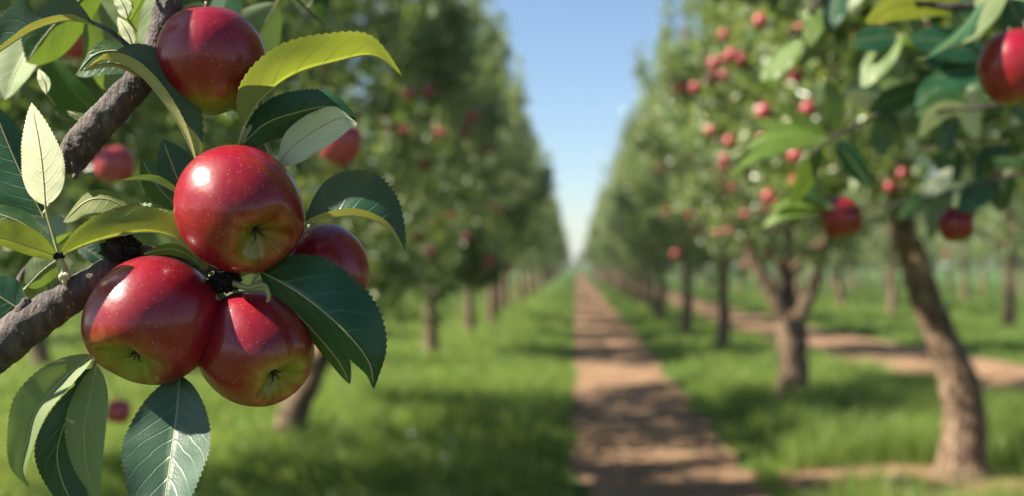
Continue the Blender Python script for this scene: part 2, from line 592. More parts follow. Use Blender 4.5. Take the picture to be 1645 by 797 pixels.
def knob(root, c, r, seed, name='spur', label=None):
    import bmesh
    bm = bmesh.new(); bmesh.ops.create_icosphere(bm, subdivisions=5, radius=1.0)
    for vtx in bm.verts:
        q = vtx.co * 3.0 + Vector((seed, 0, 0))
        k = 1 + 0.28 * noise.noise(q) + 0.22 * noise.noise(q * 2.6) + 0.10 * noise.noise(q * 6)
        vtx.co = Vector((vtx.co.x * r[0], vtx.co.y * r[2], vtx.co.z * r[1])) * k * PX + near(c)
    me = bpy.data.meshes.new(name); bm.to_mesh(me); bm.free()
    me.polygons.foreach_set('use_smooth', [True] * len(me.polygons)); me.materials.append(M_spur)
    return child(name, me, root, label)


knob(lower, (194, 400, 28), (29, 21, 24), 1.0, label='knobbly black spur at the branch end, left of the central apple')
knob(lower, (362, 453, 30), (24, 17, 20), 5.0, label='small black spur between the three lower apples')


def twig(root, pts, r0, r1, name='twig', mat=None):
    v, f = pack([branch_tube(pts, list(np.linspace(r0, r1, len(pts))), seg=10, n=28, amp=0.10, nscale=260)])
    return child(name, mesh_py(name, v, f, mat or M_petiole), root)


# twigs that hold leaves and apples
twig(lower, [(128, 466, 22), (104, 455, 12), (97, 432, 4), (95, 412, 0)], 6, 4)
knob(lower, (95, 412, 0), (8, 7, 7), 8.0, name='node')
twig(lower, [(350, 445, 60), (375, 455, 20), (400, 462, 10), (420, 452, 12)], 6, 4)
twig(lower, [(340, 440, 70), (352, 470, 40), (372, 492, 45)], 6, 5)
twig(lower, [(330, 432, 80), (318, 420, 40), (306, 410, 20)], 4, 3)
twig(lower, [(402, 462, 10), (425, 458, 0), (432, 474, -5), (428, 490, 0)], 4, 3)
twig(lower, [(372, 450, 40), (380, 470, 30), (392, 474, 25), (412, 470, 30)], 5, 4)
twig(lower, [(180, 442, 40), (176, 500, 60), (160, 560, 40), (150, 590, 10)], 4, 3)
twig(lower, [(300, 425, 110), (290, 500, 95), (288, 560, 60), (289, 606, 2)], 4, 2.5)
twig(lower, [(360, 446, 95), (440, 430, 120), (480, 450, 90), (478, 505, 20)], 5, 3)
twig(lower, [(-30, 560, 20), (10, 520, 15), (42, 502, 10)], 6, 3)
twig(lower, [(330, 440, 100), (440, 380, 110), (490, 358, 4)], 5, 3)
twig(lower, [(440, 430, 120), (500, 400, 140), (520, 385, 145)], 5, 3.5)
twig(lower, [(330, 430, 110), (330, 380, 112), (310, 322, 50), (296, 318, 10)], 5, 3)
twig(upper, [(240, 105, 75), (225, 92, 40), (180, 52, 15), (142, 34, 10)], 6, 3, mat=M_bark_near)
twig(upper, [(262, 60, 90), (330, 40, 190), (420, 140, 150), (388, 228, 40), (392, 206, 10)], 5, 3)
twig(upper, [(388, 240, 60), (384, 236, 40), (392, 205, 10)], 3.2, 3)
twig(upper, [(255, 70, 85), (285, 20, 110), (330, 10, 100), (341, 50, 75)], 6, 4)
twig(upper, [(230, 125, 50), (190, 105, 20), (150, 108, 4), (136, 112, 0)], 4, 3)
twig(upper, [(400, 150, 160), (440, 262, 120), (448, 263, 56)], 4, 3)
twig(upper, [(110, 262, 60), (96, 300, 52), (70, 345, 40)], 5, 3)
# little bud hanging under the leaf node
twig(lower, [(96, 415, 0), (102, 428, -2), (104, 440, -2)], 5, 6)
for k_, (bx, by, r_) in enumerate([(99, 446, 7), (109, 444, 6), (104, 454, 5)]):
    v, f = pack([branch_tube([(104, 434, -2), ((bx + 104) / 2, (by + 436) / 2 + 2, -4), (bx, by, -5), (bx + (bx - 104) * 0.3, by + 6, -5)], [3, r_, r_ * 0.8, 1], seg=12, n=18, amp=0.1, nscale=200)])
    child('bud', mesh_py('bud', v, f, M_bud), lower)

D, MI, Y, PA = M_leaf_dark, M_leaf_mid, M_leaf_young, M_leaf_pale
RO = M_leaf_roll
M_leaf_soft = leaf_material('soft_leaf', (0.04, 0.085, 0.05), (0.22, 0.28, 0.14), (0.08, 0.14, 0.03), 0.12, 0.40)
LEAVES = [
    # root, spine, A, B, face, material, petiole, label
    (upper, [(391, 206, 10), (417, 162, 5), (470, 121, 0), (540, 99, -5), (602, 90, 0), (648, 126, 20)], ((-44, -30, -25), (-6, -58, -32)), ((-6, -22, 45), (0, -20, 40)), 'under', Y, None, 'long arching yellow-green leaf glowing against the light'),
    (upper, [(150, 40, 10), (110, 33, 0), (60, 46, -5), (20, 69, -5), (-30, 104, 0)], ((-8, -50, 4), (-20, -70, 4)), ((0, -10, -10), (-4, -13, -10)), 'top', RO, None, 'dark blue-green leaf at the top left corner with a pale lower rim'),
    (upper, [(137, 113, 0), (172, 97, 0), (214, 112, -5), (254, 152, -5), (290, 205, 0), (317, 266, 5)], ((44, -34, 30), (62, -28, 30)), ((4, -18, -12), (17, -9, -10)), 'top', RO, None, 'curling leaf with a teal top and a rolled yellow margin'),
    (upper, [(222, 98, 60), (190, 82, 60), (152, 88, 60), (122, 120, 60)], (2, -18, 4), (10, 38, -6), 'top', MI, None, None),
    (upper, [(258, -25, 100), (246, 40, 100), (236, 108, 100)], (-24, 0, 10), (24, 2, -5), 'under', MI, None, None),
    (lower, [(73, 330, 0), (70, 288, -5), (64, 235, -8), (51, 166, 0)], (-36, 4, 26), (34, 0, -24), 'under', PA, [(95, 412, 0), (86, 380, 2), (76, 345, 2), (73, 328, 0)], 'pale silvery leaf standing upright, lit almost white'),
    (upper, [(70, 348, 40), (42, 295, 42), (15, 235, 44), (-12, 168, 44)], (-62, 18, 14), (36, -14, 10), 'top', D, None, 'large dark teal leaf at the left edge behind the pale leaf'),
    (lower, [(94, 413, 0), (50, 397, -5), (5, 383, -5), (-45, 378, 0)], (0, -34, -16), (0, 14, 14), 'under', Y, None, None),
    (lower, [(92, 408, 20), (50, 368, 30), (10, 348, 30), (-40, 338, 30)], (4, -20, 10), (0, 24, -8), 'top', MI, None, None),
    (upper, [(212, 338, 45), (172, 320, 42), (138, 324, 42), (102, 356, 42)], (0, -14, 8), (6, 28, -10), 'under', Y, [(232, 345, 60), (212, 338, 45)], None),
    (lower, [(98, 411, 0), (140, 393, -5), (190, 379, -10), (240, 373, -14), (285, 385, -14), (323, 422, -10)], ((-10, -42, -18), (10, -44, -18)), ((-4, -40, 30), (14, -50, 30)), 'under', Y, [(95, 412, 0), (98, 411, 0)], 'olive young leaf above the lower branch with a pale midrib'),
    (upper, [(306, 322, 60), (288, 292, 58), (274, 258, 56), (262, 224, 56)], (-26, 6, 6), (40, -6, 6), 'top', D, None, None),
    (upper, [(296, 340, 80), (264, 312, 80), (244, 284, 80), (228, 256, 80)], (-20, 12, 6), (24, -14, 6), 'top', MI, None, None),
    (lower, [(296, 320, 10), (266, 300, 2), (236, 289, 0), (194, 290, 0)], (3, -11, -8), (2, -5, 14), 'under', MI, None, None),
    (lower, [(306, 410, 20), (318, 405, 10), (328, 412, 6), (333, 428, 4)], (-12, 8, -4), (10, -4, 4), 'under', Y, None, None),
    (lower, [(232, 408, 20), (270, 400, 14), (300, 408, 10), (324, 428, 8)], (0, -9, -4), (-2, 10, 4), 'top', Y, None, None),
    (upper, [(388, 232, 60), (428, 198, 75), (480, 180, 85), (530, 172, 90), (572, 190, 95)], ((-12, -36, 18), (4, -36, 18)), (8, 34, 14), 'top', D, None, 'dark teal leaf behind and right of the central apple top'),
    (upper, [(448, 263, 56), (470, 236, 55), (506, 210, 58), (546, 190, 62), (573, 198, 70)], (-14, -26, 14), (18, 26, -20), 'under', PA, None, 'pale grey-green leaf underside right of the central apple'),
    (lower, [(490, 357, 4), (530, 350, 0), (575, 347, -4), (620, 364, 0), (650, 402, 10)], ((-4, -84, 46), (34, -66, 46)), ((0, -13, -12), (4, -12, -12)), 'top', RO, None, 'broad dark leaf right of the central apple with sunlit patches'),
    (lower, [(418, 436, 15), (481, 471, -50), (547, 525, -75), (591, 579, -62), (601, 624, -40)], ((40, -74, 34), (44, -54, 30)), ((-20, 30, 30), (-16, 18, 30)), 'top', D, [(402, 462, 10), (410, 446, 14), (418, 436, 15)], 'largest dark green leaf, drooping to the right below the cluster'),
    (lower, [(478, 505, 20), (515, 545, 22), (545, 583, 22), (562, 617, 26)], (18, -12, 6), (-12, 8, 12), 'top', MI, None, None),
    (lower, [(289, 603, 10), (283, 673, -22), (276, 725, -52), (267, 790, -88), (258, 850, -115)], (-82, 4, -16), (62, 2, -48), 'top', M_leaf_soft, None, 'large leaf hanging below the apples, half dark and half sunlit'),
    (lower, [(149, 570, 5), (101, 610, -2), (62, 656, -6), (44, 706, -4), (35, 752, 5), (47, 783, 12)], ((-48, -28, -10), (-26, 0, 0)), ((18, 12, -18), (10, 4, -10)), 'under', MI, None, 'curling grey-green leaf at the lower left with a pale midrib'),
    (lower, [(146, 604, 30), (108, 672, 32), (92, 735, 32), (112, 800, 30), (156, 856, 30)], (-36, -4, 10), (44, 6, 10), 'top', D, [(158, 570, 32), (146, 604, 30)], None),
    (lower, [(155, 588, 8), (144, 640, 4), (136, 692, 0), (140, 748, 0), (157, 806, 6)], (-32, 0, 4), (34, 4, -4), 'under', MI, None, None),
    (lower, [(152, 592, 18), (140, 612, 18), (128, 645, 20)], (-18, -6, 4), (16, 6, 4), 'top', D, None, None),
    (lower, [(42, 502, 10), (14, 486, 10), (-30, 455, 10)], (10, -38, 6), (-10, 34, 6), 'top', D, None, None),
]
for n_, (rt, sp, A, B, fc, mt, pt, lb) in enumerate(LEAVES):
    child('leaf', leaf_mesh(sp, A, B, fc, mt, pt, seed=n_ + 3, curl=0.06), rt, lb)


def shoot(root, pts, count, size, mats, seed, r0=5, r1=3, spread=1.0):
    """a leafy shoot: twig plus single leaves set around it"""
    rs = random.Random(seed)
    twig(root, pts, r0, r1, mat=M_bark_near)
    C = catmull(pts, 60)
    for k in range(count):
        i = int(4 + (k + rs.random() * 0.6) / count * 54)
        i = min(i, 58)
        t = C[i + 1] - C[i]; t /= np.linalg.norm(t)
        ang = k * 2.4 + rs.random()
        side = np.cross(t, (0.2, 0.1, 1)); side /= np.linalg.norm(side)
        up = np.cross(t, side)
        d = t * rs.uniform(0.1, 0.8) + (side * math.cos(ang) + up * math.sin(ang)) * spread + np.array((0, rs.uniform(-0.2, 0.5), 0))
        d /= np.linalg.norm(d)
        L = size * rs.uniform(0.7, 1.25)
        w = np.cross(d, (rs.uniform(-1, 1), rs.uniform(-1, 1), rs.uniform(-1, 1))); w /= np.linalg.norm(w)
        nn = np.cross(d, w)
        hw = L * rs.uniform(0.26, 0.34)
        b0 = C[i] + d * 0.18 * L
        droop = np.array((0, 1, 0)) * L * rs.uniform(0.0, 0.25)
        sp = [b0, b0 + d * 0.4 * L + nn * 0.06 * L, b0 + d * 0.75 * L + nn * 0.05 * L + droop * 0.4, b0 + d * L + droop]
        a = w * hw + nn * hw * 0.35; b = -w * hw + nn * hw * 0.35
        child('leaf', leaf_mesh([tuple(x) for x in sp], tuple(a), tuple(b), 'top' if rs.random() < 0.6 else 'under', rs.choice(mats), [tuple(C[i]), tuple(b0)], seed=seed * 31 + k), root)


def dpt(px, py, d): return (px, py, (d - D0) / PX)
twig(upper, [dpt(-600, 250, 2.6), dpt(-250, 380, 2.5), dpt(60, 520, 2.45), dpt(160, 590, 2.4), dpt(184, 622, 2.4), dpt(190, 640, 2.4)], 9, 4)
twig(upper, [(158, 205, 66), (172, 212, 500), dpt(188, 226, 1.6), dpt(185, 246, 1.75)], 5, 3)
twig(upper, [(330, 40, 190), dpt(430, 120, 1.3), dpt(540, 170, 1.65), dpt(545, 206, 1.75)], 5, 3)
twig(upper, [(285, -90, 140), dpt(180, -30, 1.4), dpt(116, 20, 1.7), dpt(112, 38, 1.75)], 5, 3)
# a few softer shoots a hand's width behind the sharp ones
shoot(upper, [(285, -90, 140), (200, -60, 420), (110, 0, 520), (40, 90, 560)], 11, 150, [D, MI, MI], 3)
shoot(upper, [(270, -10, 105), (330, -60, 500), (430, -40, 760), (520, 40, 900)], 8, 150, [D, D, MI], 6)
shoot(lower, [(60, 512, 20), (30, 450, 260), (80, 400, 440), (130, 385, 520)], 7, 90, [MI, D], 5)


for q_, (bx, by, bz, tx, ty, hw_) in enumerate([(212, 74, 120, 190, 28, 11), (205, 30, 170, 186, -14, 13), (75, 150, 200, 62, 112, 9), (150, 200, 260, 108, 178, 11)]):
    child('leaf', leaf_mesh([(bx, by, bz), ((bx * 2 + tx) / 3 + 3, (by * 2 + ty) / 3, bz - 3), ((bx + tx * 2) / 3 + 2, (by + ty * 2) / 3, bz - 4), (tx, ty, bz)], (-hw_, 3, hw_ * 0.8), (hw_, -3, -hw_ * 0.8), 'under', PA, [(bx, by, bz), (bx + 14, by + 20, bz + 40)], seed=200 + q_), upper)

# ------------------------------------------------------------------ the overhanging branch at the top right
over = empty('apple_branch', at(1700, 60, 1.55))
tag(over, 'blurred leafy apple branch overhanging the top right corner', 'branch')


def opx(px, py, d):
    """point of the overhanging branch in close-up units"""
    return (px, py, (d - D0) / PX)


def o_leaf(base, tip, hw, d, mat, face='top', bend=0.0, fold=0.4, dd=0.0, flip=1):
    b = np.array(opx(base[0], base[1], d)); t = np.array(opx(tip[0], tip[1], d + dd))
    s = d / D0                      # widths are given in photo pixels; x and y stay pixel-true
    ax = t - b; ax2 = ax[:2] / np.linalg.norm(ax[:2])
    pr = np.array((-ax2[1], ax2[0], 0)) * flip
    L = np.linalg.norm(ax[:2])
    sp = [b, b + ax * 0.33 + pr * bend * L * 0.8, b + ax * 0.7 + pr * bend * L * 0.9, t]
    hw *= 1.0
    dz = np.array((0, 0, 1)) * hw * fold * s
    child('leaf', leaf_mesh([tuple(x) for x in sp], tuple(pr * hw + dz), tuple(-pr * hw - dz), face, mat, None, seed=int(base[0] + tip[1])), over)


def o_twig(P, r0, r1):
    pts = [opx(*p) for p in P]
    v, f = pack([tube_data(np.array([near(p) for p in pts]), list(np.linspace(r0, r1, len(pts))), seg=10, n=36, amp=0.1, nscale=120)])
    child('twig', mesh_py('twig', v, f, M_bark_near), over)


o_twig([(2300, -300, 2.4), (1850, 40, 1.7), (1690, 20, 1.45), (1600, 5, 1.35), (1540, 12, 1.3), (1470, 5, 1.3)], 0.011, 0.003)
o_twig([(1850, 40, 1.75), (1700, 150, 1.6), (1600, 170, 1.5), (1500, 180, 1.5)], 0.005, 0.002)
o_twig([(1690, 20, 1.5), (1560, 110, 1.7), (1420, 180, 1.75), (1330, 225, 1.6), (1300, 260, 1.55)], 0.004, 0.002)
o_twig([(1850, 40, 1.9), (1720, 230, 2.0), (1600, 290, 2.0), (1420, 330, 2.0), (1330, 335, 1.9)], 0.005, 0.002)
o_twig([(1600, 5, 1.4), (1480, -40, 1.6), (1350, -30, 1.7), (1300, 20, 1.7)], 0.006, 0.003)
for b, t, hw, d, m, fc, bend, fold, dd in [
    ((1545, 5), (1390, 35), 26, 1.30, Y, 'under', 0.10, -0.5, 0.0),
    ((1620, -40), (1545, 70), 22, 1.30, MI, 'under', 0.0, 0.5, 0.0),
    ((1330, 225), (1180, 275), 11, 1.55, Y, 'top', 0.10, 0.9, -.05),
    ((1330, 225), (1195, 240), 11, 1.55, Y, 'top', 0.12, 0.8, 0),
    ((1325, 228), (1215, 200), 11, 1.6, Y, 'top', 0.05, 0.9, 0),
    ((1330, 222), (1250, 165), 12, 1.62, Y, 'top', 0.0, 0.9, 0),
    ((1320, 235), (1270, 330), 16, 1.6, MI, 'top', 0.0, -0.7, 0),
    ((1345, 215), (1330, 130), 17, 1.65, MI, 'top', 0.05, 0.5, 0),
    ((1345, 225), (1400, 300), 18, 1.62, D, 'top', 0.0, 0.5, 0),
    ((1330, 335), (1225, 365), 11, 1.9, Y, 'top', 0.12, 0.9, 0),
    ((1335, 335), (1260, 300), 10, 1.9, MI, 'top', 0.1, 0.9, 0),
    ((1340, 333), (1235, 335), 10, 1.9, Y, 'top', 0.1, 0.9, 0),
    ((1290, 65), (1222, 130), 17, 1.7, Y, 'top', 0.0, 0.9, 0),
    ((1310, 10), (1300, 75), 16, 1.7, Y, 'top', 0.0, 0.5, 0),
    ((1350, -20), (1330, 50), 20, 1.7, D, 'top', 0.0, 0.5, 0),
    ((1450, 55), (1385, 140), 20, 1.6, Y, 'top', 0.05, 0.8, 0),
    ((1440, 60), (1370, 70), 22, 1.6, D, 'top', 0.05, 0.3, 0),
    ((1560, 172), (1476, 220), 17, 1.5, PA, 'under', 0.18, -0.5, 0),
    ((1560, 172), (1470, 185), 22, 1.55, MI, 'top', 0.1, 0.3, 0),
    ((1535, 185), (1518, 255), 17, 1.5, D, 'top', 0.1, -0.3, 0),
    ((1600, 100), (1500, 130), 26, 1.65, D, 'top', 0.05, 0.5, 0),
    ((1580, 90), (1460, 60), 26, 1.65, D, 'top', 0.05, 0.5, 0),
    ((1560, 115), (1470, 170), 24, 1.7, D, 'top', 0.05, 0.5, 0),
    ((1500, 140), (1395, 180), 20, 1.72, D, 'top', 0.05, -0.3, 0),
    ((1430, 178), (1415, 250), 22, 1.75, D, 'top', 0.05, -0.3, 0),
    ((1420, 180), (1360, 150), 16, 1.75, PA, 'under', 0.05, -0.5, 0),
    ((1620, 0), (1660, 60), 30, 1.3, D, 'top', 0.05, 0.3, 0),
    ((1660, 30), (1630, 60), 24, 1.35, D, 'top', 0.05, 0.3, 0),
    ((1600, 290), (1540, 340), 22, 2.0, D, 'top', 0.05, 0.3, 0),
    ((1500, 310), (1445, 350), 14, 2.0, MI, 'top', 0.05, 0.3, 0),
    ((1480, 315), (1530, 270), 14, 2.0, PA, 'under', 0.05, -0.5, 0),
    ((1420, 330), (1385, 355), 12, 2.0, PA, 'under', 0.05, -0.5, 0),
    ((1400, 332), (1350, 310), 12, 2.0, MI, 'under', 0.05, 0.4, 0),
]:
    o_leaf(b, t, hw, d, m, fc, bend, fold, dd)
shoot(over, [opx(1850, 200, 1.9), opx(1740, 250, 1.9), opx(1640, 260, 2.0), opx(1560, 300, 2.1), opx(1490, 290, 2.2)], 16, 66, [D, D, MI, MI], 24, 8, 5)
shoot(over, [opx(1720, 130, 1.6), opx(1600, 120, 1.9), opx(1480, 130, 2.1), opx(1380, 170, 2.2)], 13, 70, [D, MI, MI, PA], 25, 8, 5)
shoot(over, [opx(1690, 20, 1.5), opx(1640, -60, 1.7), opx(1540, -60, 1.9), opx(1430, -20, 2.0)], 16, 88, [D, D, MI, Y], 21, 8, 5)
shoot(over, [opx(1850, 40, 1.9), opx(1700, 90, 2.1), opx(1560, 60, 2.2), opx(1440, 110, 2.3)], 16, 84, [D, D, MI, MI], 22, 8, 5)
shoot(over, [opx(1850, 140, 1.9), opx(1720, 200, 2.1), opx(1600, 220, 2.3), opx(1480, 240, 2.4)], 16, 80, [D, D, MI, PA], 23, 8, 5)

def shade_leaf(c, dist, off, length, hw, seed, root=None):
    """an added leaf, hung between an apple and the sun to shade the apple"""
    S_ = Vector((-0.73, -0.11, 0.69)).normalized()
    a_ = S_.cross(Vector((0, 1, 0))).normalized(); b_ = S_.cross(a_)
    m = c + S_ * dist + a_ * off[0] + b_ * off[1]
    inv = lambda w: (VX + F * w.x / w.y, VY - F * (w.z - EYE) / w.y, (w.y - D0) / PX)
    ends = [m - a_ * length * 0.5, m - a_ * length * 0.1 - S_ * 0.004, m + a_ * length * 0.3, m + a_ * length * 0.5 + S_ * 0.01]
    W0 = np.array(inv(m)); vec = np.array(inv(m + b_ * hw)) - W0
    child('leaf', leaf_mesh([inv(e) for e in ends], tuple(vec), tuple(-vec), 'top', D, None, seed=seed), root or over)
    return inv(m)


shade_leaf(at(1352, 352, 2.0), 0.09, (0.014, 0.0), 0.10, 0.032, 71)  # leaves added to put the blurred apples partly in shade
shade_leaf(at(1536, 362, 2.05), 0.09, (0.0, 0.0), 0.11, 0.036, 72)
shade_leaf(at(1634, 112, 1.22), 0.08, (0.022, 0.0), 0.10, 0.03, 73)
for (qx, qy, qz), dist, hw_, rt, pts in [((168, 488, -60), 0.120, 0.014, lower, [(-300, 680, 90), (-200, 420, -40)]), ((283, 92, 10), 0.180, 0.015, upper, [(285, -90, 140), (60, -190, 60)])]:  # out-of-view leaves on added twigs, casting leaf shadows on the sharp apples
    m_ = shade_leaf(near((qx, qy, qz)), dist, (0.0, 0.0), 0.055, hw_, int(qx), rt)
    twig(rt, pts + [tuple(m_)], 5, 2.5)
G_OVER = 'softly blurred apples under the overhanging branch'
near_apple(*opx(1634, 112, 1.22), 60, (0.15, -0.1, -1), 'large blurred red apple at the right edge with a bright orange-red patch', 31, G_OVER)
near_apple(*opx(1352, 352, 2.0), 33, (0.1, -0.2, -1), 'blurred red apple left of the bent trunk top, half in shade', 32, G_OVER)
near_apple(*opx(1536, 362, 2.05), 28, (0.1, -0.2, -1), 'dim dark red apple right of the bent trunk top', 33, G_OVER)
o_twig([(1640, 10, 1.4), (1650, 50, 1.25), (1640, 75, 1.22)], 0.003, 0.002)
o_twig([(1380, 333, 1.98), (1362, 325, 2.0), (1352, 335, 2.0)], 0.003, 0.002)
o_twig([(1560, 300, 2.0), (1545, 330, 2.05), (1538, 345, 2.05)], 0.003, 0.002)

# ------------------------------------------------------------------ trees
LEAF = np.array([(0, 0, 0), (-0.30, 0.42, 0.09), (0, 0.5, 0.0), (0.30, 0.42, 0.09), (0, 1, -0.10)])
LEAF_T = np.array([(0, 2, 1), (0, 3, 2), (1, 2, 4), (2, 3, 4)])


def norm_rows(a):
    return a / (np.linalg.norm(a, axis=1, keepdims=True) + 1e-9)


def leaves_np(pos, axis, up, size, tone):
    n = len(pos)
    y = norm_rows(axis); x = norm_rows(np.cross(y, up)); z = np.cross(x, y)
    tl = LEAF[None, :, :] * size[:, None, None]
    V = pos[:, None, :] + tl[:, :, 0:1] * x[:, None, :] + tl[:, :, 1:2] * y[:, None, :] + tl[:, :, 2:3] * z[:, None, :]
    T = LEAF_T[None] + (np.arange(n) * 5)[:, None, None]
    return V.reshape(-1, 3), T.reshape(-1, 3), np.repeat(tone, 5)


def profile(fz):
    return np.interp(fz, [0, 0.06, 0.2, 0.36, 0.52, 0.68, 0.84, 1.0], [0.45, 0.75, 1.0, 0.98, 0.80, 0.46, 0.20, 0.03])


def crown_mesh(seed, H, zb, rx, ry, n, lsize, nshoot, off=(0, 0), mat=None, nb=17, flat=False):
    """leaf shoots set along ascending limbs that end in feathery tips, with a looser fill between them"""
    g = np.random.default_rng(seed)
    prof = (lambda q: profile(np.maximum(q, 0.22))) if flat else profile
    C, Dv, Ln = [], [], []
    # fill
    S = int(nshoot * 0.42)
    fz = g.random(S * 3); keep = (g.random(S * 3) < 0.25 + 0.75 * prof(fz)) & (fz < 0.84)
    fz = fz[keep][:S]; S = len(fz)
    phi = g.random(S) * 2 * math.pi
    lump = np.array([noise.noise(Vector((math.cos(p) * 1.9 + seed, math.sin(p) * 1.9, f * 5.0))) for p, f in zip(phi, fz)])
    rho = np.clip(np.clip(g.random(S) ** 0.5, 0.1, 1) * (0.86 + 0.6 * lump), 0, 1.0)
    pr = prof(fz)
    C.append(np.stack([rx * pr * rho * np.cos(phi), ry * pr * rho * np.sin(phi), zb + (H - zb) * fz + 0.2 * lump], 1))
    Dv.append(np.stack([np.cos(phi) * 0.8, np.sin(phi) * 0.8, 0.3 + 1.0 * fz + 0.4 * g.random(S)], 1) + g.normal(0, 0.45, (S, 3)))
    Ln.append(g.uniform(0.2, 0.42, S))
    # limbs
    per_l = int(nshoot * 0.58 / (nb + 1))
    for k in range(nb + 1):
        fk = 0.80 * k / nb
        az = k * 2.4 + g.random() * 0.7
        fe = min(0.93, fk + g.uniform(0.08, 0.24))
        re = float(prof(fe)) * g.uniform(0.80, 1.22)
        st = np.array((0, 0, zb + (H - zb) * fk)); en = np.array((rx * re * math.cos(az), ry * re * math.sin(az), zb + (H - zb) * fe))
        tip = en + np.array((0.12 * math.cos(az), 0.12 * math.sin(az), 1)) * (g.uniform(0.3, 1.1) if k < 8 else g.uniform(0.6, 1.6)) * (0.5 + fe)
        if k == nb: st = np.array((0, 0, zb + 0.5 * (H - zb))); en = np.array((0.05, 0.05, H - 0.5)); tip = np.array((0.1 * g.normal(), 0.1 * g.normal(), H + 0.75))
        if k < 5 and not flat: tip = en + np.array((0.5 * math.cos(az) * rx, 0.5 * math.sin(az) * ry, -0.25)) * g.uniform(0.1, 0.5)
        P = np.array([st, st * 0.45 + en * 0.55 + np.array((0, 0, -0.05)), en, tip])
        path = catmull(P, 60)
        s_ = g.random(per_l) ** 0.8
        s_ = 0.16 + 0.84 * s_
        ii = np.clip((s_ * 59).astype(int), 0, 59)
        rad = 0.40 * np.clip(1 - s_, 0, 1) ** 0.55 + 0.03
        C.append(path[ii] + norm_rows(g.normal(0, 1, (per_l, 3))) * (rad * g.random(per_l) ** 0.5)[:, None])
        t = path[min(59, 40)] - path[20]; t = t / np.linalg.norm(t)
        up_w = np.clip((s_ - 0.6) * 2.5, 0, 1)[:, None]
        Dv.append(norm_rows(g.normal(0, 1, (per_l, 3)) * (1 - 0.6 * up_w) + t * 0.6 + np.array((0, 0, 0.35)) + up_w * np.array((0, 0, 0.9 if k >= 5 else -0.2))))
        Ln.append(g.uniform(0.14, 0.34, per_l))
    c = np.vstack(C) + np.array((off[0], off[1], 0)); d = norm_rows(np.vstack(Dv)); ln = np.concatenate(Ln)
    S = len(c)
    per = max(3, n // S)
    idx = np.repeat(np.arange(S), per)
    t = g.random(len(idx))
    pos = c[idx] + d[idx] * (t * ln[idx])[:, None] + g.normal(0, 0.04, (len(idx), 3))
    ax = d[idx] * 0.55 + norm_rows(g.normal(0, 1, (len(idx), 3))) * 1.0 + np.array([0, 0, -0.15])
    up = np.array([0, 0, 1.0]) + g.normal(0, 0.5, (len(idx), 3))
    size = lsize * g.uniform(0.6, 1.25, len(idx))
    tone = np.clip(np.repeat(g.random(S), per) * 0.45 + g.random(len(idx)) * 0.5 - 0.05, 0, 0.86)
    tone[g.random(len(idx)) < 0.14] = 1.0  # random share of leaves coloured pale as if strongly sunlit
    V, T, tn = leaves_np(pos, ax, up, size, tone)
    return mesh_np('crown', V, T, mat or M_crown, False, {'tone': tn})


def trunk_mesh(path, rad, limbs=(), seed=0, seg=16):
    parts = [tube_data(path, rad, seg, 36, amp=0.16, nscale=4.0)]
    for lp, lr in limbs: parts.append(tube_data(lp, lr, 9, 14, amp=0.15, nscale=5))
    v, f = pack(parts)
    return mesh_py('trunk', v, f, M_bark)


def auto_limbs(g, base, H, zb, rx, ry, count=9):
    out = []
    for k in range(count):
        a = k * 2.4 + g.random() * 0.8
        z0 = zb * 0.9 + (H - zb) * (0.02 + 0.62 * k / count)
        r = 0.8 * float(profile((z0 - zb) / (H - zb) + 0.1))
        e = np.array((base[0] + rx * r * math.cos(a), base[1] + ry * r * math.sin(a), z0 + 0.7 + 0.4 * g.random()))
        s = np.array((base[0], base[1], z0))
        out.append(([s, s * 0.6 + e * 0.4 + np.array((0, 0, -0.05)), e], [0.045, 0.03, 0.010]))
    return out


def tree(loc, path, rad, H, zb, rx, ry, n, lsize, nshoot, label, seed, group=None, limbs=None, off=(0, 0), cseed=None, flat=False):
    """path in local coordinates (x, y, z)"""
    g = np.random.default_rng(seed)
    root = empty('apple_tree', loc)
    tag(root, label, 'tree', group)
    top = path[-1]
    full = list(path) + [(top[0] + (off[0] - top[0]) * 0.5, top[1], (top[2] + H) / 2), (off[0], off[1], H - 0.4)]
    rr = list(rad) + [rad[-1] * 0.5, 0.012]
    lb = auto_limbs(g, off, H, zb, rx, ry)
    link('trunk', trunk_mesh(full, rr, lb, seed), root)
    for lp, lr in (limbs or []):
        v, f = pack([tube_data(lp, lr, 14, 24, amp=0.16, nscale=4)])
        link('limb', mesh_py('limb', v, f, M_bark), root)
    link('crown', crown_mesh(cseed or seed, H, zb, rx, ry, n, lsize, nshoot, off, flat=flat), root)
    return root


def local(pts, base, d):
    """trunk outline points (px, py, radius px) -> local path and radii"""
    P, Rr = [], []
    for px, py, r in pts:
        w = at(px, py, d) - base
        P.append((w.x, w.y, w.z)); Rr.append(r / F * d)
    return P, Rr


def base_at(px, py):
    d = EYE * F / (py - VY)
    return Vector(((px - VX) / F * d, d, 0)), d


G_R, G_L = 'apple trees in the row right of the path', 'apple trees in the row left of the path'
# right row, nearest in view: bent trunk
b, d = base_at(1545, 765)
P, Rr = local([(1546, 772, 52), (1547, 742, 40), (1549, 695, 35), (1547, 640, 32), (1522, 565, 27), (1486, 482, 25), (1466, 405, 23), (1450, 335, 18)], b, d)
tree(b, P, Rr, 5.8, 1.9, 1.5, 2.6, 80000, 0.085, 2300, 'apple tree with the thick bent trunk standing on bare soil at the right', 101, G_R, off=(-0.35, -1.1), flat=True)
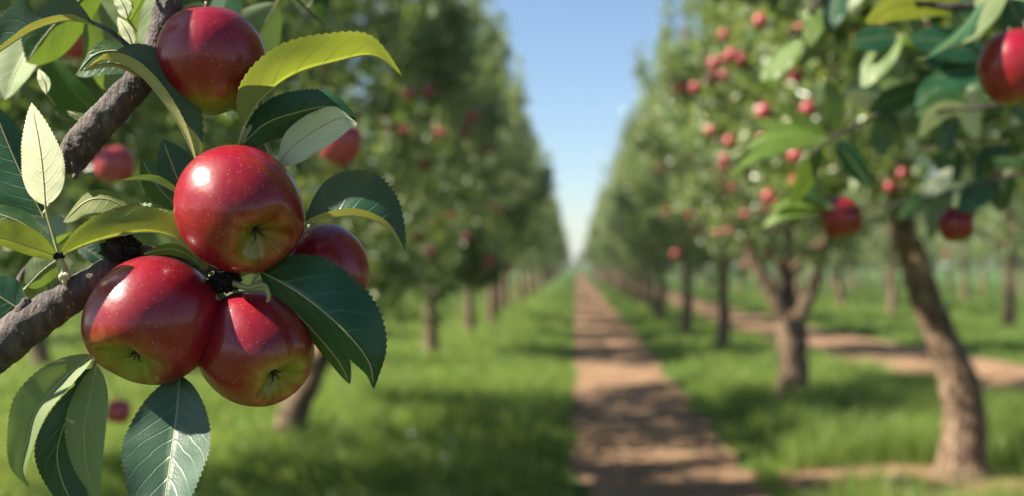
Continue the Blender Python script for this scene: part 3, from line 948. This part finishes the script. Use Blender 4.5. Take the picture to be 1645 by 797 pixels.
# second: forked trunk
b, d = base_at(1275, 640)
P, Rr = local([(1275, 645, 33), (1275, 612, 25), (1274, 560, 23), (1271, 522, 24)], b, d)
l1, r1 = local([(1270, 530, 17), (1250, 490, 13), (1232, 455, 12), (1208, 415, 9), (1195, 360, 6)], b, d)
l2, r2 = local([(1273, 530, 17), (1290, 495, 12), (1306, 460, 11), (1322, 415, 9), (1330, 350, 6)], b, d)
P.append((P[-1][0], 0.15, P[-1][2] + 0.6)); Rr.append(0.06)
tree(b, P, Rr, 6.6, 1.5, 1.22, 1.7, 42000, 0.082, 1400, 'apple tree with the dark Y-forked trunk, next behind the bent one', 102, G_R, limbs=[(l1, r1), (l2, r2)])
# further right-row trees, seen one by one
for k, (px, py, rpx, lab) in enumerate([
    (1162, 566, 12, 'slim straight trunked apple tree next behind the forked one, right of the path'),
    (1103, 537, 9.5, 'apple tree with a pale slender trunk second behind the forked tree'),
    (1062, 518, 8, 'apple tree third behind the forked tree, its short trunk beside the grass verge')]):
    b, d = base_at(px, py)
    P, Rr = local([(px, py + 3, rpx * 1.3), (px, py - 20, rpx), (px + 2, py - 60, rpx * 0.85), (px, py - 100, rpx * 0.7)], b, d)
    tree(b, P, Rr, 6.5 + 0.2 * k, 1.3, 1.15, 1.6, 28000, 0.088, 1100, lab, 110 + k, G_R)
# left row, nearest seen trunk leans right
b, d = base_at(462, 705)
P, Rr = local([(462, 708, 34), (466, 690, 27), (482, 640, 21), (508, 590, 18), (530, 530, 16), (545, 460, 13)], b, d)
tree(b, P, Rr, 5.8, 1.05, 1.45, 2.6, 44000, 0.088, 1600, 'left row apple tree whose leaning trunk shows below the sharp apples', 121, G_L, off=(0.15, 0.9))
for k, (px, py, rpx, lab) in enumerate([
    (693, 571, 11, 'apple tree with a dark upright trunk in the left row, beyond the leaning one'),
    (755, 541, 8, 'apple tree second behind the leaning trunk in the left row, thin pale stem'),
    (790, 522, 6.5, 'apple tree third behind the leaning trunk in the left row')]):
    b, d = base_at(px, py)
    P, Rr = local([(px, py + 3, rpx * 1.3), (px, py - 25, rpx), (px - 1, py - 70, rpx * 0.9), (px + 1, py - 120, rpx * 0.7)], b, d)
    tree(b, P, Rr, 6.5 + 0.15 * k, 1.35, 1.15, 1.95, 40000 if k == 0 else 30000, 0.09, 1200, lab, 130 + k, G_L)
# near trees whose crowns fill the left and right edges
tree(TREE_NL, [(0, 0, -0.05), (0.02, 0, 0.5), (0.05, 0, 1.0), (0, 0, 1.6)], [0.17, 0.13, 0.11, 0.09], 5.0, 1.25, 1.5, 1.7, 25000, 0.085, 1000,
     'nearest apple tree at the left, its blurred crown behind the sharp apples', 141, G_L)
tree(Vector((2.1, 2.3, 0)), [(0, 0, -0.05), (0.02, 0, 0.5), (0.05, 0, 1.0), (0, 0, 1.6)], [0.17, 0.13, 0.11, 0.09], 4.6, 1.66, 1.3, 0.95, 36000, 0.085, 1000,
     'nearest apple tree at the right, dark crown filling the top right corner', 142, G_R, flat=True)

tree(Vector((-3.6, 6.4, 0)), [(0, 0, -0.05), (0.02, 0, 0.5), (0.05, 0, 1.0), (0, 0, 1.6)], [0.17, 0.13, 0.11, 0.09], 4.5, 1.2, 1.5, 2.3, 28000, 0.086, 1000,  # added tree off the row, trunk out of view, to shade the grass
     'added apple tree between the nearest left tree and the leaning trunk, dense dark crown shading the grass', 143, G_L)

# prototypes for all the other trees
PROTO = []
for k in range(5):
    H = 6.3 + 0.2 * k
    g = np.random.default_rng(500 + k)
    bend = [(0, 0, -0.05), (0.03 * (k - 2), 0.02, 0.5), (0.05 * (k - 2), 0, 1.1), (0, 0, 1.9), (0.02, 0, H * 0.6), (0, 0, H - 0.5)]
    tm = trunk_mesh(bend, [0.16, 0.12, 0.105, 0.09, 0.05, 0.012], auto_limbs(g, (0, 0), H, 1.35, 1.55, 2.4), seg=12)
    cm = crown_mesh(600 + k, H, 1.35, 1.10, 1.85, 14000, 0.100, 700, mat=M_far)
    PROTO.append((tm, cm))
cnt = 0


def put_tree(x, y, label, group, tall=1.0):
    global cnt
    tm, cm = PROTO[cnt % 5]
    cnt += 1
    r = empty('apple_tree', (x, y, 0))
    r.rotation_euler.z = random.choice((0, math.pi)) + random.uniform(-0.15, 0.15)
    s = random.uniform(0.86, 1.10); r.scale = (s, s, s * tall * random.uniform(0.94, 1.06))
    tag(r, label, 'tree', group)
    link('trunk', tm, r); link('crown', cm, r)
    return r


y = 33.2; k = 0
while y < 175:
    put_tree(2.42 + random.uniform(-0.12, 0.12), y, 'far apple tree merging into the right hand row towards the vanishing point', 'far trees of the right row')
    y += random.uniform(4.4, 5.2)
y = 32.0
while y < 175:
    put_tree(-2.3 + random.uniform(-0.15, 0.1), y, 'far apple tree merging into the left hand row towards the vanishing point', 'far trees of the left row')
    y += random.uniform(4.4, 5.2)
for px, py, lab in [(1622, 531, 'tree beyond the side track at the right edge, slim trunk right of the bent one'),
                    (1432, 507, 'apple tree beyond the side track, its thin trunk just left of the bent trunk'),
                    (1352, 494, 'tree beyond the side track, stem seen right of the forked trunk')]:
    b, d = base_at(px, py)
    put_tree(b.x, b.y, lab, 'apple trees in the row beyond the side track')
y = 43.0
while y < 110:
    put_tree(9.6 + random.uniform(-0.3, 0.3), y, 'far apple tree glimpsed past the side track between right trunks', 'far trees beyond the side track')
    y += 5.0
y = 24.0
while y < 100:
    put_tree(15.5 + random.uniform(-0.4, 0.4), y, 'apple tree of the outermost right row, behind those beyond the side track', 'trees of the outermost right row')
    y += 5.2
y = 15.5
while y < 110:
    put_tree(-7.8 + random.uniform(-0.3, 0.3), y, 'apple tree of the second row out, seen between the trunks of the left row', 'trees of the second left row', 0.72)
    y += 6.6
y = 20.0
while y < 90:
    put_tree(-13.5 + random.uniform(-0.3, 0.3), y, 'apple tree of the outermost left row, behind the leaning trunk', 'trees of the outermost left row', 0.8)
    y += 6.5
y = 30.0
while y < 105:
    put_tree(21.5 + random.uniform(-0.5, 0.5), y, 'hazy apple tree far out to the right behind the outermost rows', 'hazy trees far out to the right', 0.8)
    put_tree(-20.0 + random.uniform(-0.5, 0.5), y + 2, 'hazy apple tree far out to the left behind the outermost rows', 'hazy trees far out to the left', 0.8)
    y += 4.6
for x in np.arange(24, 62, 3.2):
    put_tree(float(x), 112 + random.uniform(-3, 3), 'hazy apple tree far out to the right behind the outermost rows', 'hazy trees far out to the right', 0.8)
for x in np.arange(-12, 14, 2.3):
    put_tree(float(x) + 1.2, 186 + random.uniform(-2, 2), 'low tree of the hedge closing the view at the end of the path', 'trees closing the far end', 0.55)

# ------------------------------------------------------------------ small blurred apples
SMALL = [apple_mesh(0.038, 20, 16, seed=50 + k) for k in range(4)]
for m_ in SMALL: m_.name = 'apple'; m_.materials[0] = M_apple_sun_tint
nsm = 0
bpy.context.view_layer.update(); DG = bpy.context.evaluated_depsgraph_get()


def small_apple(px, py, d, label, group, size=1.0):
    global nsm
    cpos = Vector((0, 0, EYE)); size = min(size, 1.5); best = None
    d_from = d - 0.35 if d < 3 else 3.2
    for q in range(9 if d > 3 else 0):
        rr = 0.0 if q == 0 else 0.036 * size / d * F
        qx, qy = px + rr * math.cos(q * 0.785), py + rr * math.sin(q * 0.785)
        dv = at(qx, qy, 1.0) - cpos; L_ = dv.length; dv.normalize()
        ok, hit, _n, _i, _o, _m = scene.ray_cast(DG, cpos + dv * d_from * L_, dv)
        if ok and hit.y < d + 3: best = hit.y if best is None else min(best, hit.y)
    if best is not None:
        d = max(0.6, best - 0.02)
    size = min(size, 0.85 + 0.05 * d)
    o = link('apple', SMALL[nsm % 4], None, at(px, py, d)); nsm += 1
    o.rotation_euler = (random.uniform(-0.4, 0.4), random.uniform(-0.4, 0.4), random.uniform(0, 6))
    o.scale = (size,) * 3
    tag(o, label, 'apple', group)
    return o


GA, GB, GC = 'blurred apples on the right row trees', 'blurred apples on the left row trees', 'blurred apples behind the sharp branch'
for px, py, d, s, lab in [
    (1280, 123, 5.8, 1.05, 'biggest bright pink apple in the upper right crown, left of the overhanging leaves'),
    (1147, 124, 10.2, 1.25, 'pink apple, lower of a close pair near the sky edge of the right row'),
    (1147, 102, 10.3, 1.1, 'pink apple, upper of a close pair near the sky edge of the right row'),
    (1090, 143, 10.6, 1.3, 'pink apple at the outer left edge of the right crown against the sky'),
    (1117, 141, 10.6, 1.1, 'pale pink apple between the sky edge apple and the close pair'),
    (1288, 47, 6.2, 0.9, 'small pink apple near the top, left of a pale leaf'),
    (1354, 62, 6.2, 0.9, 'rosy apple, lower of two touching near the top of the right crown'),
    (1367, 47, 6.3, 0.85, 'rosy apple, upper of two touching near the top of the right crown'),
    (1439, 35, 5.6, 0.9, 'dark rosy apple high in the dark leaves of the right crown'),
    (1418, 48, 5.8, 0.8, 'salmon apple just left of the dark rosy one near the top'),
    (1493, 41, 5.8, 0.75, 'dim brownish red apple highest right among the dark leaves'),
    (1512, 70, 5.6, 0.7, 'tiny orange apple in the dark hollow left of the large edge apple'),
    (1421, 121, 5.6, 0.9, 'rosy apple alone in the dark right crown, under the drooping bright leaf'),
    (1061, 272, 15.5, 1.6, 'pink apple low at the sky edge of the third right tree'),
    (1167, 307, 10.6, 1.5, 'bright red apple, lowest of a trio in the forked tree'),
    (1158, 293, 10.8, 1.1, 'red apple, upper left of a trio in the forked tree'),
    (1177, 301, 10.8, 1.0, 'pale red apple, right one of a trio in the forked tree'),
    (1163, 266, 10.6, 1.2, 'muted red apple above the trio in the forked tree'),
    (1197, 345, 10.4, 1.2, 'bright red apple right below the trio, left of the fan of leaves'),
    (1229, 335, 10.4, 1.0, 'dark red apple beside the fan of leaves, right of the bright one'),
    (1085, 408, 15.6, 1.6, 'pink apple low on the third right tree above the verge'),
    (1108, 345, 15.8, 1.3, 'faint pink apple midway up the third right tree'),
    (1071, 341, 15.8, 1.1, 'faint pink apple left of the midway one on the third right tree'),
    (1236, 407, 10.6, 1.5, 'bright coral apple, upper of two just above the forked trunk'),
    (1254, 426, 10.6, 1.4, 'bright coral apple, lower of two just above the forked trunk'),
    (1163, 463, 17.0, 1.4, 'peach apple at the top of the slim straight trunk'),
    (1196, 425, 10.9, 0.9, 'peach apple left of the forked limb under the crown'),
    (1431, 300, 6.0, 0.85, 'small red apple left of the bent trunk top under pale leaves'),
    (1449, 279, 6.0, 0.75, 'dusky red apple above the small red one near the bent trunk top'),
    (1276, 252, 6.4, 0.9, 'peach apple in the middle of the fan of leaves'),
    (1280, 290, 6.4, 0.9, 'peach apple below the fan of leaves'),
    (1503, 336, 6.2, 1.0, 'dark red apple just right of where the bent trunk meets the crown'),
    (1520, 407, 22.0, 2.0, 'tan coloured apple on the row beyond the side track'),
    (1398, 429, 24.0, 1.6, 'dim pink apple on the row beyond the track, left of the bent trunk'),
]:
    small_apple(px, py, d, lab, GA, s)
for px, py, d, s, lab in [
    (657, 150, 8.0, 1.15, 'pink apple highest in the left row, right of the yellow leaf tip'),
    (710, 215, 8.2, 1.0, 'salmon apple in the left row below and right of the highest one'),
    (650, 211, 8.0, 1.1, 'dark red apple in shade below the highest pink one'),
    (683, 265, 8.1, 1.3, 'deep red apple behind the bright blurred leaf in the left row'),
    (670, 383, 8.2, 1.2, 'deep red shaded apple beside the broad dark leaf tip'),
    (692, 405, 8.2, 1.2, 'pink apple low in the left row above the dark upright trunk'),
    (750, 381, 14.0, 1.7, 'dull red apple midway along the left row'),
    (792, 333, 15.5, 1.7, 'dull pink apple higher up and midway along the left row'),
    (838, 304, 20.5, 2.1, 'faint pink apple near the sky edge of the left row'),
    (815, 430, 20.0, 2.1, 'pinkish apple lowest and farthest along the left row'),
    (787, 421, 17.0, 1.7, 'dim pink apple left of the lowest farthest one in the left row'),
    (727, 346, 14.0, 1.2, 'faint salmon apple between the two dull red ones of the left row'),
]:
    small_apple(px, py, d, lab, GB, s)
for px, py, d, s, lab in [
    (184, 266, 1.75, 0.8, 'blurred red apple with a white glint below the thick dark branch'),
    (545, 230, 1.75, 0.95, 'dim blurred red apple behind the pale leaf, right of the central apple'),
    (190, 662, 2.4, 0.70, 'small blurred pink apple hanging alone below the lit apple'),
    (112, 62, 1.75, 0.9, 'very dim dark red apple in the shade under the top left leaf'),
]:
    small_apple(px, py, d, lab, GC, s)

# more fruit scattered through the sunny right hand crowns and the left row
rx_ = random.Random(99)
for k in range(22):
    px = rx_.uniform(1070, 1300); py = rx_.uniform(20, 400)
    if px < 1070 + (200 - py) * 0.1: continue
    small_apple(px, py, rx_.choice((11.0, 11.5, 17.0)), 'small pinkish apple scattered among the leaves of the right hand crowns', 'scattered apples of the right row', rx_.uniform(0.9, 1.25))
for k in range(10):
    px = rx_.uniform(610, 820); py = rx_.uniform(120, 420)
    small_apple(px, py, 8.6 if px < 720 else 17.0, 'small dull red apple scattered in the shaded left hand crowns', 'scattered apples of the left row', rx_.uniform(0.9, 1.25))

# ------------------------------------------------------------------ ground, paths, grass
def sheet(name, pts_l, pts_r, z, mat):
    n = len(pts_l)
    V = [(x, y, z) for x, y in pts_l] + [(x, y, z) for x, y in pts_r]
    Fc = [(i, i + n, i + n + 1, i + 1) for i in range(n - 1)]
    o = link(name, mesh_py(name, V, Fc, mat, False))
    tag(o, kind='structure')
    return o


g_me = mesh_py('ground', [(-600, -300, 0), (600, -300, 0), (600, 1200, 0), (-600, 1200, 0)], [(0, 1, 2, 3)], M_ground)
tag(link('ground', g_me), kind='structure')


def edge(x, y, amp=0.15):
    return x + amp * (noise.noise(Vector((x * 3, y * 0.9, 1))) + 0.6 * noise.noise(Vector((x * 5, y * 2.7, 4))))


ys = np.concatenate([np.arange(-6, 40, 0.12), np.arange(40, 182, 0.8)])
PL = lambda y: -0.02 + 0 * y
PRt = lambda y: 1.27 + 0 * y
sheet('dirt_path', [(edge(PL(y), y), y) for y in ys], [(edge(PRt(y), y), y) for y in ys], 0.004, M_dirt)
# the side track beyond the right row
tl = lambda y: np.interp(y, [-6, 11.75, 18.9, 28.4, 60, 140], [5.5, 4.7, 3.9, 3.6, 3.6, 3.6])
tr = lambda y: np.interp(y, [-6, 16, 24, 36, 60, 140], [7.4, 6.7, 5.7, 5.3, 5.2, 5.2])
sheet('side_track', [(edge(float(tl(y)), y, 0.15), y) for y in ys if y < 140], [(edge(float(tr(y)), y, 0.15), y) for y in ys if y < 140], 0.004, M_dirt)
# bare soil round the bent trunk
aa = np.linspace(0, 2 * math.pi, 48, endpoint=False)
sv = [(2.35 + math.cos(a) * 0.98 * (1 + 0.25 * noise.noise(Vector((math.cos(a) * 2, math.sin(a) * 2, 3)))), 7.45 + math.sin(a) * 0.85 * (1 + 0.25 * noise.noise(Vector((math.cos(a) * 2, math.sin(a) * 2, 7)))), 0.006) for a in aa]
tag(link('soil_patch', mesh_py('soil_patch', sv, [tuple(range(48))], M_dirt, False)), kind='structure')


def grass_mesh():
    g = np.random.default_rng(5)
    P, Hh, Wd = [], [], []
    def area(n, y0, y1, h, w, pw=1.0):
        y = y0 + (y1 - y0) * g.random(n) ** pw
        xl = (-60 - VX) / F * y - 0.4; xr = (1700 - VX) / F * y + 0.4
        x = xl + (xr - xl) * g.random(n)
        cl = np.array([noise.noise(Vector((a * 1.1, b * 1.1, 0))) + 0.6 * noise.noise(Vector((a * 3.3, b * 3.3, 5))) for a, b in zip(x, y)])
        ok = ~((x > -0.04 + 0.10 * cl) & (x < 1.24 + 0.20 * cl))
        ok &= ~((x > tl(y) - 0.05) & (x < tr(y) + 0.05))
        ok &= ~((((x - 2.3) / 0.92) ** 2 + ((y - 7.32) / 0.80) ** 2) < 1 + 0.4 * cl)
        ok &= g.random(n) < (0.75 + 0.6 * cl)
        edge_short = np.clip(np.minimum(np.abs(x - 0.0), np.abs(x - 1.3)) / 0.35, 0.45, 1)
        hh = h * np.where((x > 1.5) & (y < 11.5), 1.5, 1.0) * (0.65 + 0.7 * g.random(n)) * np.clip(1 + 0.75 * cl, 0.4, 1.9) * edge_short
        P.append(np.stack([x, y, np.zeros(n)], 1)[ok]); Hh.append(hh[ok]); Wd.append(np.full(ok.sum(), w))
    area(120000, 5.6, 14, 0.17, 0.008, 1.2)
    area(90000, 13, 30, 0.14, 0.014, 1.2)
    area(50000, 28, 75, 0.16, 0.035, 1.3)
    P, Hh, Wd = np.vstack(P), np.concatenate(Hh), np.concatenate(Wd)
    n = len(P)
    a = g.random(n) * 2 * math.pi
    side = np.stack([np.cos(a), np.sin(a), np.zeros(n)], 1)
    b = g.random(n) * 2 * math.pi
    lean = np.stack([np.cos(b), np.sin(b), np.zeros(n)], 1) * (Hh * g.uniform(0.15, 0.75, n))[:, None]
    up = np.array([0, 0, 1.0])
    V = np.empty((n, 5, 3))
    V[:, 0] = P - side * Wd[:, None] * 0.5; V[:, 1] = P + side * Wd[:, None] * 0.5
    m = P + lean * 0.3 + up * (Hh * 0.6)[:, None]
    V[:, 2] = m + side * Wd[:, None] * 0.4; V[:, 3] = m - side * Wd[:, None] * 0.4
    V[:, 4] = P + lean + up * Hh[:, None]
    T = np.array([(0, 1, 2), (0, 2, 3), (3, 2, 4)])[None] + (np.arange(n) * 5)[:, None, None]
    return mesh_np('grass', V.reshape(-1, 3), T.reshape(-1, 3), M_grass, False, {'tone': np.repeat(g.random(n), 5)})


tag(link('grass', grass_mesh()), 'lush green orchard grass growing under the tree rows', 'grass', kind='stuff')

# white clover heads in the grass
def flower_mesh():
    parts = [tube_data([(0, 0, 0), (0.005, 0, 0.08), (0, 0.004, 0.16)], [0.0016, 0.0014, 0.0014], 6, 8)]
    v0, f0 = pack(parts); ns = len(f0)
    for k in range(14):
        a = k * 2.4; e = 0.2 + 1.2 * (k / 14)
        d_ = np.array((math.cos(a) * math.sin(e), math.sin(a) * math.sin(e), math.cos(e)))
        parts.append(tube_data([np.array((0, 0.004, 0.16)), np.array((0, 0.004, 0.162)) + d_ * 0.010, np.array((0, 0.004, 0.163)) + d_ * 0.018], [0.001, 0.005, 0.001], 6, 6))
    v, f = pack(parts)
    me = mesh_py('clover', v, f, [M_petiole, M_petal])
    mi = np.ones(len(f), dtype=np.int32); mi[:ns] = 0
    me.polygons.foreach_set('material_index', mi)
    return me


CL = flower_mesh()
for k, (px, py) in enumerate([(1400, 690), (1420, 672), (1437, 680), (1452, 676), (1380, 665), (1330, 690), (1610, 720), (1640, 735), (722, 762), (665, 715), (735, 732), (770, 742)]):
    b, d = base_at(px, py + 22)
    o = link('clover_flower', CL, None, b)
    o.rotation_euler = (random.uniform(-0.2, 0.2), random.uniform(-0.2, 0.2), random.uniform(0, 6)); o.scale = (random.uniform(0.9, 1.35),) * 3
    if px > 1000: tag(o, 'white clover head in the sunny grass beside the bent trunk', 'flower', 'clover heads near the bent trunk')
    else: tag(o, 'white clover head in the shaded grass left of the path', 'flower', 'clover heads left of the path')

# ------------------------------------------------------------------ thin air
hm = bpy.data.materials.new('haze'); hm.use_nodes = True
hn = hm.node_tree; hn.nodes.clear()
ho = hn.nodes.new('ShaderNodeOutputMaterial'); hv = hn.nodes.new('ShaderNodeVolumePrincipled')
hv.inputs['Color'].default_value = (0.86, 0.93, 1.0, 1); hv.inputs['Density'].default_value = 0.0006
hv.inputs['Anisotropy'].default_value = 0.3
hn.links.new(hv.outputs[0], ho.inputs['Volume'])
hx, hy0, hy1, hz0, hz1 = 640, -320, 1240, -1.0, 12.0
HV = [(x, y_, z) for z in (hz0, hz1) for y_ in (hy0, hy1) for x in (-hx, hx)]
HF = [(0, 2, 3, 1), (4, 5, 7, 6), (0, 1, 5, 4), (2, 6, 7, 3), (0, 4, 6, 2), (1, 3, 7, 5)]
tag(link('haze', mesh_py('haze', HV, HF, hm, False)), 'thin summer haze paling the far trees', 'haze', kind='stuff')

# ------------------------------------------------------------------ light, sky, camera
SUN = Vector((-0.73, -0.11, 0.69)).normalized()      # towards the sun
elev = math.asin(SUN.z)
w = bpy.data.worlds.new('World'); scene.world = w; w.use_nodes = True
nt = w.node_tree; nt.nodes.clear()
sky = nt.nodes.new('ShaderNodeTexSky'); sky.sky_type = 'NISHITA'; sky.sun_disc = False
sky.sun_elevation = elev
sky.sun_rotation = math.atan2(SUN.x, SUN.y)
sky.air_density = 1.0; sky.dust_density = 0.4; sky.ozone_density = 3.2
bg = nt.nodes.new('ShaderNodeBackground'); bg.inputs['Strength'].default_value = 0.050
ow = nt.nodes.new('ShaderNodeOutputWorld')
nt.links.new(sky.outputs[0], bg.inputs['Color']); nt.links.new(bg.outputs[0], ow.inputs['Surface'])
sl = bpy.data.lights.new('sun', 'SUN'); sl.energy = 5.0; sl.angle = R(0.5); sl.color = (1.0, 0.91, 0.76)
so = bpy.data.objects.new('sun', sl); col.objects.link(so)
so.rotation_euler = SUN.to_track_quat('Z', 'Y').to_euler()

cam = bpy.data.cameras.new('camera')
co = bpy.data.objects.new('camera', cam); col.objects.link(co)
co.location = (0, 0, EYE); co.rotation_euler = (R(90), 0, 0)
cam.sensor_width = 36; cam.lens = 36 * F / 1645
cam.shift_x = -(VX - 822.5) / 1645; cam.shift_y = (VY - 398.5) / 1645
cam.clip_start = 0.02; cam.clip_end = 3000
cam.dof.use_dof = True; cam.dof.focus_distance = D0 - 0.012
cam.dof.aperture_fstop = cam.lens / 1000 / 0.0078
scene.camera = co

scene.view_settings.view_transform = 'Standard'; scene.view_settings.look = 'None'
scene.view_settings.exposure = 1.75; scene.view_settings.gamma = 1.0
scene.cycles.use_denoising = True
scene.cycles.max_bounces = 8; scene.cycles.transparent_max_bounces = 8
